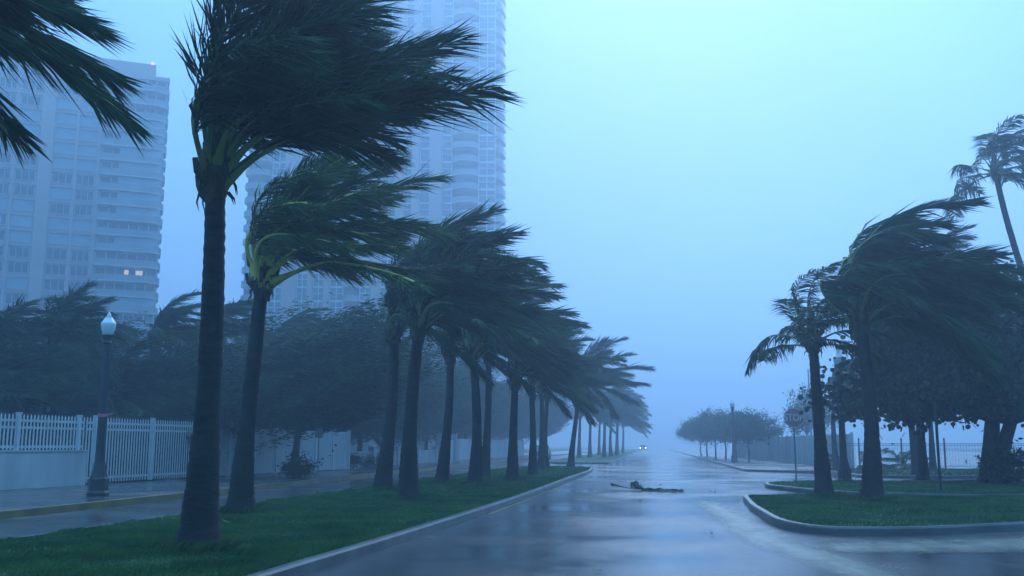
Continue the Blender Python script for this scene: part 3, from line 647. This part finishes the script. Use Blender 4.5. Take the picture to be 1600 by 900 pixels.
# ------------------------------------------------------------------ fences and walls, left
def path_pt(P, s):
    a, b = Vector(P[0]), Vector(P[1]); return a + (b - a).normalized() * s
FA, FB = (-20.0, 26.0), (-18.75, 39.6)                       # picket run
fl = (Vector(FB) - Vector(FA)).length; frz = math.atan2(FB[1] - FA[1], FB[0] - FA[0])
t = thing('picket_fence', 'white picket fence with rails, partly standing on a low wall', 'fence', (FA[0], FA[1], .14), frz)
LOW = 6.3                                                     # first metres stand on the low wall
pk_tall = MB().box((0, 0, 1.16), (.06, .02, 2.2)).add([(-.03, -.01, 2.26), (.03, -.01, 2.26), (.03, .01, 2.26), (-.03, .01, 2.26), (0, 0, 2.34)], [(0, 1, 4), (1, 2, 4), (2, 3, 4), (3, 0, 4)]).mesh('picket', M['white'])
pk_low = MB().box((0, 0, 1.73), (.06, .02, 1.06)).add([(-.03, -.01, 2.26), (.03, -.01, 2.26), (.03, .01, 2.26), (-.03, .01, 2.26), (0, 0, 2.34)], [(0, 1, 4), (1, 2, 4), (2, 3, 4), (3, 0, 4)]).mesh('picket', M['white'])
s = .1; 
posts = [LOW + .55, LOW + 4.0, fl - .05, LOW - .35, 3.0]
while s < fl:
    if min(abs(s - p) for p in posts) > .09: put(pk_low if s < LOW else pk_tall, 'picket', t, (s, 0, 0))
    s += .165
post = MB().box((0, 0, 1.19), (.12, .12, 2.3)).box((0, 0, 2.36), (.15, .15, .05)).mesh('post', M['white'])
post_l = MB().box((0, 0, 1.75), (.12, .12, 1.14)).box((0, 0, 2.345), (.15, .15, .05)).mesh('post', M['white'])
for p in posts: put(post_l if p < LOW else post, 'post', t, (p, 0, 0))
for z in (2.12, 1.9, .22):
    MB().box(((LOW + .15 + fl) / 2, .045, z), (fl - LOW - .25, .05, .08)).build('rail', M['white'], t)
for z in (2.12, 1.9, 1.3):
    MB().box((LOW / 2, .045, z), (LOW - .1, .05, .08)).build('rail', M['white'], t)
t = thing('low_wall', 'low white rendered wall carrying pickets at the frame edge', 'wall', (FA[0], FA[1], .14), frz)
MB().box((LOW / 2 - 2, -.02, .56), (LOW + 4, .22, 1.16)).build('wall_body', M['whitewall'], t)
MB().box((LOW / 2 - 2, -.02, 1.165), (LOW + 4.06, .28, .05)).build('coping', M['whitewall'], t)
# solid panel fence
PA, PB = Vector((-18.7, 39.9)), Vector((-17.05, 55.0)); pl = (PB - PA).length; prz = math.atan2(PB.y - PA.y, PB.x - PA.x)
t = thing('panel_fence', 'tall solid white panel fence with pale stains behind the footway', 'fence', (PA.x, PA.y, .14), prz)
np_ = 7; pw = pl / np_
board = MB().box((0, 0, 1.02), (.205, .045, 1.98)).mesh('board', M['whitewall']); nb = int((pw - .14) / .21)
for k in range(np_):
    for j in range(nb): put(board, 'board', t, (k * pw + .17 + (j + .0) * (pw - .14) / nb + .02, .004 * (j % 2), 0))
    MB().box(((k + .5) * pw, 0, 2.04), (pw - .14, .09, .07)).build('rail', M['white'], t)
pp = MB().box((0, 0, 1.06), (.14, .14, 2.12)).box((0, 0, 2.15), (.18, .18, .06)).mesh('post', M['white'])
for k in range(np_ + 1): put(pp, 'post', t, (k * pw, 0, 0))
# low garden wall and gate beyond
t = thing('garden_wall', 'low pale garden wall with piers beyond the white panels', 'wall', (-17.6, 55.4, .1), math.pi / 2 - .01)
MB().box((12, 0, .45), (24, .2, .98)).build('wall_body', M['greywall'], t)
MB().box((12, 0, .965), (24.04, .27, .06)).build('coping', M['whitewall'], t)
for k in range(5): MB().box((.2 + k * 5.9, 0, .6), (.42, .42, 1.25)).box((.2 + k * 5.9, 0, 1.25), (.52, .52, .08)).build('pier', M['whitewall'], t)
t = thing('white_gate', 'white boarded gate between two tall pale gate posts', 'gate', (-17.3, 80.5, .1), math.pi / 2 - .02)
gb = MB().box((0, 0, .95), (.28, .05, 1.7)).mesh('board', M['white'])
for k in range(16): put(gb, 'board', t, (.55 + k * .3, .0, 0))
for z in (.3, 1.6): MB().box((2.8, .06, z), (5.0, .06, .12)).build('rail', M['white'], t)
for x in (.1, 5.5): MB().box((x, 0, 1.1), (.5, .5, 2.3)).box((x, 0, 2.28), (.62, .62, .1)).build('gate_post', M['whitewall'], t)
t = thing('boundary_wall', 'hazy white boundary wall running on beyond the gate', 'wall', (-17.1, 87.0, .1), math.pi / 2 - .005)
MB().box((22, 0, .9), (44, .22, 1.9)).build('wall_body', M['whitewall'], t); MB().box((22, 0, 1.88), (44.05, .3, .08)).build('coping', M['whitewall'], t)

# right: pale board wall and iron fence
WA, WB = Vector((12.6, 66.5)), Vector((8.95, 116.0)); wl = (WB - WA).length; wrz = math.atan2(WB.y - WA.y, WB.x - WA.x)
t = thing('board_wall', 'long pale board wall along the far right pavement', 'wall', (WA.x, WA.y, .06), wrz)
wb = MB().box((0, 0, 1.05), (.92, .08, 2.15)).mesh('board', M['greywall']); wp = MB().box((0, 0, 1.1), (.12, .16, 2.26)).mesh('post', M['whitewall'])
for k in range(int(wl)):
    put(wb, 'board', t, (k + .5, 0, 0))
    if k % 2 == 0: put(wp, 'post', t, (k, 0, 0))
t = thing('iron_fence', 'low dark iron bar fence across the hazy park', 'fence', (9.6, 61.3, .10), .012)
ib = MB().box((0, 0, .75), (.014, .014, 1.5)).mesh('bar', M['steel']); ip = MB().box((0, 0, .82), (.07, .07, 1.7)).lathe([(.05, 1.67), (.06, 1.72), (.02, 1.8)], 8).mesh('post', M['iron'])  # iron bars given the lighter steel colour so they look hazier
for k in range(150): put(ib, 'bar', t, (.1 + k * .16, 0, 0))
for k in range(11): put(ip, 'post', t, (k * 2.4, 0, 0))
for z in (.18, 1.36, 1.46): MB().box((12, .02, z), (24.1, .03, .03)).build('rail', M['steel'], t)

# ------------------------------------------------------------------ street lamps
def street_lamp(label, loc, tape=False, sc=1.0, group='street lamps'):
    t = thing('street_lamp', label, 'street lamp', loc, 0, group)
    ped = MB(); ped.lathe([(.29, -.03), (.29, .1), (.26, .14), (.25, .45), (.22, .52), (.19, .64), (.155, .82), (.145, .9)], 8, rot=.39); ped.build('pedestal', M['iron'], t)
    sh = MB()
    prof = [(.135, .88), (.13, 1.2), (.118, 2.0), (.105, 3.0), (.094, 4.1)]
    vs = []; fs = []; n = 24
    for r, z in prof:
        for j in range(n): w = 2 * math.pi * j / n; rr = r * (1.0 if j % 2 else .9); vs.append((rr * math.cos(w), rr * math.sin(w), z))
    for i in range(len(prof) - 1):
        for j in range(n): fs.append((i * n + j, i * n + (j + 1) % n, (i + 1) * n + (j + 1) % n, (i + 1) * n + j))
    sh.add(vs, fs).build('shaft', M['iron'], t)
    MB().lathe([(.096, 4.08), (.12, 4.12), (.1, 4.18), (.14, 4.26), (.17, 4.3), (.17, 4.33)], 16).build('collar', M['iron'], t)
    g = MB().lathe([(.13, 4.33), (.145, 4.36), (.185, 4.52), (.2, 4.63), (.19, 4.68), (.175, 4.69), (.12, 4.78), (.085, 4.82)], 20).build('globe', M['globe'], t, True)
    MB().lathe([(.085, 4.815), (.09, 4.84), (.05, 4.86), (.06, 4.9), (.03, 4.94), (.012, 4.98)], 12).build('finial', M['globe'], t, True)
    if tape:
        MB().lathe([(.13, 2.1), (.134, 2.12), (.134, 2.17), (.13, 2.19)], 16).build('tape_band', M['tape'], t)
        MB().add([(.12, -.09, 2.12), (.12, -.09, 2.17), (.28, -.1, 2.16), (.28, -.08, 2.2), (.45, -.1, 2.2), (.45, -.12, 2.23), (.62, -.08, 2.27), (.62, -.1, 2.29)], [(0, 2, 3, 1), (2, 4, 5, 3), (4, 6, 7, 5)]).build('tape_tail', M['tape'], t)
    return t
street_lamp('dark fluted street lamp with white globe and pink tape band', (-14.75, 25.3, .14), True)
street_lamp('street lamp half hidden by the broad tree, wide dark pedestal', (7.05, 39.0, .12))
street_lamp('distant dark street lamp before the far pavement trees', (6.35, 81.3, .12))
# ------------------------------------------------------------------ signs
def text_mesh(txt, size):
    cu = bpy.data.curves.new('lettering', 'FONT'); cu.body = txt; cu.size = size; cu.align_x = 'CENTER'; cu.align_y = 'CENTER'; cu.extrude = .002; cu.offset = .006
    o = bpy.data.objects.new('lettering', cu); COL.objects.link(o); dg = bpy.context.evaluated_depsgraph_get()
    me = bpy.data.meshes.new_from_object(o.evaluated_get(dg)); COL.objects.unlink(o); bpy.data.objects.remove(o); me.name = 'lettering'; me.materials.clear(); me.materials.append(M['sign_white']); return me
t = thing('stop_sign', 'red octagonal stop sign on a thin post, touched by leaves', 'sign', (5.26, 38.7, .12), .1)
MB().box((0, 0, 1.25), (.055, .045, 2.56)).build('post', M['steel'], t)
def octo(r, y0, y1, z):
    m = MB(); n = 8; vs = [(r * math.cos(math.pi / 8 + k * math.pi / 4), y, z + r * math.sin(math.pi / 8 + k * math.pi / 4)) for y in (y0, y1) for k in range(n)]
    return m.add(vs, [tuple(range(n)), tuple(range(2 * n - 1, n - 1, -1))] + [(k, n + k, n + (k + 1) % n, (k + 1) % n) for k in range(n)])
pn = octo(.40, -.031, -.027, 2.38).build('border', M['sign_white'], t)
octo(.372, -.036, -.0315, 2.38).build('face', M['sign_red'], t)
lt = put(text_mesh('STOP', .30), 'lettering', t, (0, -.04, 2.38)); lt.rotation_euler = (math.pi / 2, 0, 0); lt.scale = (1.0, 1.25, 1)
t = thing('sign_post', 'thin bare sign post with small plate before the white panels', 'sign', (-13.75, 40.2, .14), .2)
MB().box((0, 0, 1.0), (.05, .05, 2.05)).build('post', M['steel'], t); MB().box((0, -.035, 1.85), (.3, .01, .42)).build('plate', M['steel'], t)
t = thing('sign_post', 'thin dark post standing alone under the broad tree', 'post', (8.3, 31.0, .12), .2)
MB().box((0, 0, 1.3), (.06, .06, 2.66)).build('post', M['iron'], t);
t = thing('board_sign', 'pale board on a post behind the picket fence', 'sign', (-22.3, 34.5, .1), .25)
MB().box((0, 0, 1.65), (.09, .09, 3.3)).build('post', M['white'], t); MB().box((.1, -.06, 3.35), (1.15, .06, .48)).build('board', M['sign_pale'], t); MB().box((0, -.06, 2.35), (.75, .03, .06)).build('crossbar', M['white'], t)
t = thing('utility_pole', 'thin tall hazy pole rising behind the stop sign', 'pole', (12.9, 85.0, .05)); MB().lathe([(.09, 0), (.075, 3), (.05, 7.6), (.02, 7.7)], 8).build('shaft', M['steel'], t)

# ------------------------------------------------------------------ fallen frond and scraps on the road
rng = np.random.default_rng(9)
V, F, pts, rad = frond_arrays(rng, np.array((1, -.5, -.03)), np.array((.9, -.45, .0)), 2.6, .5, 70, .5, .04, 0.0, .25, .28, .8)
lift_ = np.where(pts[:, 0] < .7, (.7 - pts[:, 0]) * .2, 0) + .035; pts[:, 2] = lift_; pts[:, 1] += .14 * np.sin(pts[:, 0] * 2.2)
V[:, 1] += .14 * np.sin(V[:, 0] * 2.2); V[:, 2] = np.clip(V[:, 2] * .5 + .05 + rng.normal(0, .03, len(V)), .008, .26)
V[:, 2] += np.where((V[:, 0] > .6) & (V[:, 0] < 1.0), rng.uniform(0, .26, len(V)) ** 1.5 * 2, 0)
t = thing('fallen_frond', 'broken palm frond lying across the wet road', 'frond', (-1.43, 34.4, 0))
me = bpy.data.meshes.new('leaflets'); me.from_pydata(V.tolist(), [], [tuple(map(int, f)) for f in F]); me.materials.append(M['frond']); put(me, 'leaflets', t)
MB().tube(pts, np.maximum(np.array(rad) * .6, .01), 6).build('stalk', M['boot'], t, True)
def scrap(label, x, y, l, seed):
    r = random.Random(seed); mb = MB()
    for k in range(7):
        a = r.uniform(0, 6.28); o = Vector((r.uniform(-.3, .3) * l, r.uniform(-.3, .3) * l, .012)); d = Vector((math.cos(a), math.sin(a), r.uniform(.05, .3))) * l * r.uniform(.3, .7); w = Vector((-d.y, d.x, 0)) * .12
        mb.add([o - w, o + w, o + d * .6 + w, o + d], [(0, 1, 2, 3)])
    return tag(mb.build('leaf_scrap', M['frond'], None, False, (x, y, 0)), label, 'leaf scrap', 'leaf scraps on the road')
scrap('small torn leaf on the road beyond the fallen frond', -1.3, 42.2, .4, 1)
scrap('torn leaf scrap on the road between fallen frond and corner kerb', 1.9, 33.0, .35, 2)
scrap('tiny leaf scrap just behind the fallen frond', .2, 38.6, .3, 3)
scrap('yellowish leaf bit on the road beside the median kerb', -2.9, 18.6, .16, 4)

for i, (lb, x, y, l) in enumerate([
 ('leaf scrap on the road below the tallest palm', -3.2, 13.6, .16), ('leaf scrap near the middle of the road, closest to the viewer', -.7, 12.2, .14), ('torn leaf on the road left of the sand streak', .9, 17.4, .18),
 ('leaf scrap caught by the corner kerb', 2.0, 20.6, .2), ('torn leaf on the road before the fallen frond', -.4, 27.5, .25), ('leaf scrap against the median kerb farther on', -3.3, 29.5, .22),
 ('torn frond tip on the side street asphalt', 3.6, 14.6, .25), ('leaf scrap lying on the pavement by the lamp', -15.4, 27.5, .25), ('torn leaf in the far carriageway gutter', -12.7, 30.5, .25)]):
    scrap(lb, x, y, l, 20 + i).location.z = .145 if x < -13.4 else 0.012
for i, (lb, x, y) in enumerate([('torn leaf lying on the median grass before the tallest palm', -5.0, 11.3), ('torn leaf on the median grass between the first two palms', -7.2, 16.4), ('torn leaf on the corner island grass', 4.0, 20.6)]):
    scrap(lb, x, y, .3, 50 + i).location.z = .19
# ------------------------------------------------------------------ cars with headlights on, far down the road
def car(label, loc, paint, sc=1.0):
    t = thing('car', label, 'car', loc, 0, 'cars approaching in the rain'); w = .88 * sc
    def side(prof, hw, mat, name, taper=1.0):
        m = MB(); n = len(prof); vs = [(-hw * (taper if z > 1.0 else 1), y, z) for y, z in prof] + [(hw * (taper if z > 1.0 else 1), y, z) for y, z in prof]
        fs = [tuple(range(n)), tuple(range(2 * n - 1, n - 1, -1))] + [(i, n + i, n + (i + 1) % n, (i + 1) % n) for i in range(n)]
        return m.add(vs, fs).build(name, mat, t)
    side([(-2.15, .35), (-2.2, .62), (-2.05, .82), (-1.1, .95), (1.7, .98), (2.1, .9), (2.2, .6), (2.15, .33)], w, paint, 'body')
    side([(-1.15, .95), (-.45, 1.40), (.95, 1.44), (1.7, .98)], w * .93, M['glass'], 'windows', .84)
    side([(-.42, 1.41), (-.3, 1.47), (.8, 1.49), (.93, 1.445)], w * .8, paint, 'roof')
    MB().box((0, -2.22, .5), (w * 1.9, .1, .16)).build('bumper', M['rubber'], t)
    for sx in (-1, 1):
        for sy in (-1.35, 1.35):
            m = MB(); m.lathe([(.18, -.1), (.32, -.1), (.33, 0), (.32, .1), (.18, .1)], 16); m.v = [(sx * w * .93 + z, sy + x, .33 + y) for x, y, z in m.v]; wh = m.build('wheel', M['rubber'], t)
        m = MB(); m.lathe([(.05, -.02), (.12, 0), (.12, .02)], 12); m.v = [(sx * w * .72 + x, -2.16 - z, .70 + y) for x, y, z in m.v]; m.build('headlight', M['head'], t)
    return t
car('dark car far down the road with glowing headlights', (-2.45, 255, 0), M['car_a'])
car('small dark car with headlights on beyond the palms on the other carriageway', (-11.7, 106, 0), M['car_a'], .9)

# ------------------------------------------------------------------ high-rise blocks
Fh = Vector((-math.sin(YAW), math.cos(YAW), 0)); Rh = Vector((math.cos(YAW), math.sin(YAW), 0))
def facade(px, depth): return Fh * depth + Rh * ((px - 800) / 1569 * depth)
# glass tower: local x runs along the front, local -y faces the street
D = 200.0; k_ = D / 1569
org = facade(366, D); TW = thing('glass_tower', 'tall pale pink and blue glass tower behind the palms', 'building', (org.x, org.y, -.03), YAW)
ST = 2.93; Z0, N0, N1 = 1.0, 4, 34; HT = Z0 + ST * N1
def pm(p): return (p - 366) * k_
bays = [('b', 366, 408), ('g', 408, 431), ('p', 431, 454), ('g', 454, 472), ('p', 472, 480), ('g', 480, 498), ('p', 498, 507), ('g', 507, 529), ('b', 529, 555), ('g', 555, 574),
        ('p', 574, 588), ('g', 588, 611), ('p', 611, 624), ('g', 624, 637), ('p', 637, 649), ('g', 649, 666), ('p', 666, 685), ('g', 685, 702), ('b', 702, 745), ('g', 745, 773)]
Lt = pm(773)
MB().box((Lt / 2, 15, HT / 2), (Lt - .4, 26, HT)).build('core', M['core'], TW)
MB().box((Lt / 2, 14, HT + 1.2), (Lt - 8, 18, 2.5)).build('roof', M['slab'], TW)
win_cache = {}
def tower_window(w):
    key = round(w, 2)
    if key not in win_cache:
        f = MB(); h = ST; b = .16; nm = max(1, int(round(w / 1.5)))
        f.box((w / 2, 0, .2), (w, .2, .4)).box((w / 2, -.01, h * .62), (w, .1, .12))
        for i in range(nm + 1): f.box((min(max(i * w / nm, b / 2), w - b / 2), -.02, h / 2 + .2), (b, .16, h - .41))
        g = MB().box((w / 2, .08, h / 2 + .2), (w - .02, .06, h - .42))
        win_cache[key] = (f.mesh('window', M['mullion']), g.mesh('pane', M['glass_b']))
    return win_cache[key]
rl_cache = {}
for kind, a, b in bays:
    x0, x1 = pm(a), pm(b); w = x1 - x0
    if kind == 'p': MB().box(((x0 + x1) / 2, .55, HT / 2), (w - .01, 2.2, HT + .6)).build('pier', M['pier'], TW)
    elif kind == 'g':
        wm, gm = tower_window(w)
        for s in range(N0, N1): o = put(wm, 'window', TW, (x0, .6, Z0 + s * ST)); put(gm, 'pane', o)
    else:
        ns_ = 8; prof = [(w * i / ns_, -1.6 * math.sin(math.pi * i / ns_) ** .6 - .2) for i in range(ns_ + 1)]
        sl_ = MB().prism([(w, 1.9), (0, 1.9)] + prof, 0, .28).mesh('balcony', M['slab'])
        rr = MB()
        for i in range(ns_):
            (xa, ya), (xb, yb) = prof[i], prof[i + 1]; rr.add([(xa, ya + .06, .3), (xb, yb + .06, .3), (xb, yb + .06, 1.25), (xa, ya + .06, 1.25), (xa, ya + .1, .3), (xb, yb + .1, .3), (xb, yb + .1, 1.25), (xa, ya + .1, 1.25)], [(0, 1, 2, 3), (7, 6, 5, 4), (3, 2, 6, 7)])
        rm = rr.mesh('railing', M['rail']); gm = MB().box((w / 2, 1.95, ST / 2 + .15), (w - .02, .06, ST - .32)).mesh('pane', M['glass'])
        for s in range(N0, N1): o = put(sl_, 'balcony', TW, (x0, 0, Z0 + s * ST)); put(rm, 'railing', o); put(gm, 'pane', o)
# rounded balconies past the street corner
ns_ = 8; w = pm(791) - pm(773); prof = [(w * math.sin(math.pi / 2 * i / ns_) ** .8, 8 - 7.5 * math.cos(math.pi / 2 * i / ns_)) for i in range(ns_ + 1)]
sl_ = MB().prism([(0, .6)] + prof[1:] + [(0, 9)], 0, .3).mesh('balcony', M['slab']); rr = MB()
pr = [(0, .6)] + prof[1:]
for i in range(len(pr) - 1):
    (xa, ya), (xb, yb) = pr[i], pr[i + 1]; rr.add([(xa, ya, -.5), (xb, yb, -.5), (xb, yb, 1.2), (xa, ya, 1.2)], [(0, 1, 2, 3)])
rm = rr.mesh('railing', M['rail'])
for s in range(N0, N1):
    if s in (26, ): continue
    o = put(sl_, 'balcony', TW, (Lt - .15, 0, Z0 + s * ST)); put(rm, 'railing', o, (.02, -.02, 0))

# pink apartment block on the left
DB = 165.0; c = facade(231, DB); fd = Vector((math.sin(R_(60)), math.cos(R_(60)), 0)); brz = math.atan2(fd.y, fd.x)
AB = thing('apartment_block', 'pinkish high-rise apartment block with long balconies and shuttered windows', 'building', (c.x, c.y, -.03), brz)
SB = 2.56; NB = 25; HB = SB * NB; LB = 43.0          # local x = 0 at the far right corner, negative to the left; -y faces the street
MB().box((-LB / 2, 9.2, HB / 2), (LB, 17, HB)).build('core', M['core'], AB)
MB().box((-8, 9, HB + 1.9), (12, 12, 3.8)).build('penthouse', M['palewall'], AB); MB().box((-LB / 2, 9, HB + .35), (LB + .6, 17.6, .7)).build('roof', M['palewall'], AB)
bc = MB().lathe([(.12, 0), (.12, .5), (.05, .7)], 8).build('beacon_mast', M['steel'], AB, False, (-2.6, 5, HB + 3.8)); MB().lathe([(.28, .7), (.32, .9), (.1, 1.2)], 10).build('beacon', M['beacon'], bc)
BALC = 10.1
cols = [(-12.15, 2.95), (-15.7, 3.3), (-21.2, 3.2), (-24.75, 2.85), (-30.15, 3.2), (-33.9, 3.2), (-39.5, 3.2)]
for xa, xb in ((-BALC - .55, -BALC + .1), (-14.05, -13.65), (-19.45, -17.4), (-23.25, -22.85), (-28.45, -26.25), (-32.2, -31.85), (-37.8, -35.6), (-43, -41.2)):
    MB().box(((xa + xb) / 2, .45, HB / 2), (xb - xa, .7, HB)).build('pier', M['palewall'], AB)
sp = MB().box(((-LB - BALC) / 2, .55, .36), (LB - BALC, .5, .72)).mesh('spandrel', M['pinkwall'])
sp2 = MB().box(((-LB - BALC) / 2, .42, .72), (LB - BALC, .5, .12)).mesh('sill', M['slab'])
for s in range(2, NB): o = put(sp, 'spandrel', AB, (0, 0, s * SB)); put(sp2, 'sill', o)
rr = random.Random(77)
wc = {}
def block_window(w, shut):
    if (w, shut) not in wc:
        h = SB - .70
        if shut:
            f = MB().box((0, 0, h / 2), (w, .12, h))
            for k in range(7): f.box((0, -.075, .15 + k * (h - .3) / 6), (w - .05, .04, .06))
            wc[(w, shut)] = (f.mesh('shutter', M['shutter']), None)
        else:
            f = MB().box((0, 0, .06), (w, .14, .12)).box((0, 0, h - .08), (w, .14, .16))
            for x in (-w / 2 + .1, -w / 6, w / 6, w / 2 - .1): f.box((x, .005, h / 2), (.12 if abs(x) < w / 4 else .2, .12, h - .27))
            wc[(w, shut)] = (f.mesh('window', M['slab']), MB().box((0, .05, h / 2), (w - .05, .05, h - .26)).mesh('pane', M['glass']))
    return wc[(w, shut)]
SHUT = {18: (0, 1), 19: (0, 1), 20: (0, 1, 2, 3), 21: (0, 1, 2, 3), 22: (0, 1), 15: (2, 3), 14: (0, 1, 2), 13: (0, 1, 2), 10: (2, 3), 9: (0, 1), 12: (5,), 8: (1,), 16: (1,), 6: (1, 3), 5: (2,)}
for s in range(3, NB):
    for ci, (x, w) in enumerate(cols):
        sh = (ci in SHUT.get(s, ())) if ci < 4 else rr.random() < .35
        a, b = block_window(w, sh); o = put(a, 'shutter' if sh else 'window', AB, (x, .62, s * SB + .69))
        if b: put(b, 'pane', o)
# long balconies with a rounded end
pr = [(-BALC, .1), (-BALC, -.9)] + [(-BALC + (BALC - 2.2) * i / 3, -1.25 - .25 * math.sin(math.pi * i / 3 * .5)) for i in range(4)]
pr += [(-2.2 + 2.6 * math.sin(math.pi / 2 * i / 6), 1.2 - 2.7 * math.cos(math.pi / 2 * i / 6)) for i in range(1, 7)] + [(.4, 4.0)]
slab_b = MB().prism([(-.2, 4.0), (-.2, .75), (-BALC, .75)] + pr[1:], 0, .24).mesh('balcony', M['slab'])
ra = MB()
for i in range(1, len(pr) - 1):
    (xa, ya), (xb, yb) = pr[i], pr[i + 1]; ra.add([(xa, ya + .03, .25), (xb, yb + .03, .25), (xb, yb + .03, 1.2), (xa, ya + .03, 1.2), (xa, ya + .1, .25), (xb, yb + .1, .25), (xb, yb + .1, 1.2), (xa, ya + .1, 1.2)], [(0, 1, 2, 3), (7, 6, 5, 4), (3, 2, 6, 7)])
rail_b = ra.mesh('railing', M['rail2'])
bw = MB(); 
for i in range(7): bw.box((-BALC + .3 + i * (BALC - .5) / 6, .62, SB / 2 + .1), (.16, .14, SB - .3))
bwf = bw.mesh('window', M['slab']); bwg = MB().box((-BALC / 2, .66, SB / 2 + .1), (BALC - .2, .05, SB - .3)).mesh('pane', M['glass'])
bsh = MB().box((-BALC / 2 + 1.4, -.75, SB / 2 + .55), (BALC - 3.2, .1, SB - 1.4)).mesh('shutter', M['shutter'])
for s in range(3, NB):
    o = put(slab_b, 'balcony', AB, (0, 0, s * SB)); put(rail_b, 'railing', o)
    o = put(bwf, 'window', AB, (0, 0, s * SB)); put(bwg, 'pane', o)
    if s in (13, 15, 16, 17, 18, 19, 20, 21, 9): put(bsh, 'shutter', AB, (0, 0, s * SB + .05))
for x, w_ in ((-4.9, .7), (-2.9, 1.1)): MB().box((x, .55, 11 * SB + 1.65), (w_, .06, 1.25)).build('lit_pane', M['lit'], AB)

# ------------------------------------------------------------------ rain haze
hz = MB().box((0, 0, 53.0), (1900, 1900, 110.0)).build('haze', [])
tag(hz, 'pale blue rain haze filling the air', 'haze', None, 'stuff')
hm = bpy.data.materials.new('rain_haze'); hm.use_nodes = True; t_ = hm.node_tree; t_.nodes.clear()
ho = t_.nodes.new('ShaderNodeOutputMaterial'); pv = t_.nodes.new('ShaderNodeVolumePrincipled')
pv.inputs['Color'].default_value = (0.60, 0.75, 0.90, 1); pv.inputs['Density'].default_value = HAZE_DENSITY; pv.inputs['Anisotropy'].default_value = 0.62
t_.links.new(pv.outputs[0], ho.inputs['Volume']); hz.data.materials.append(hm)
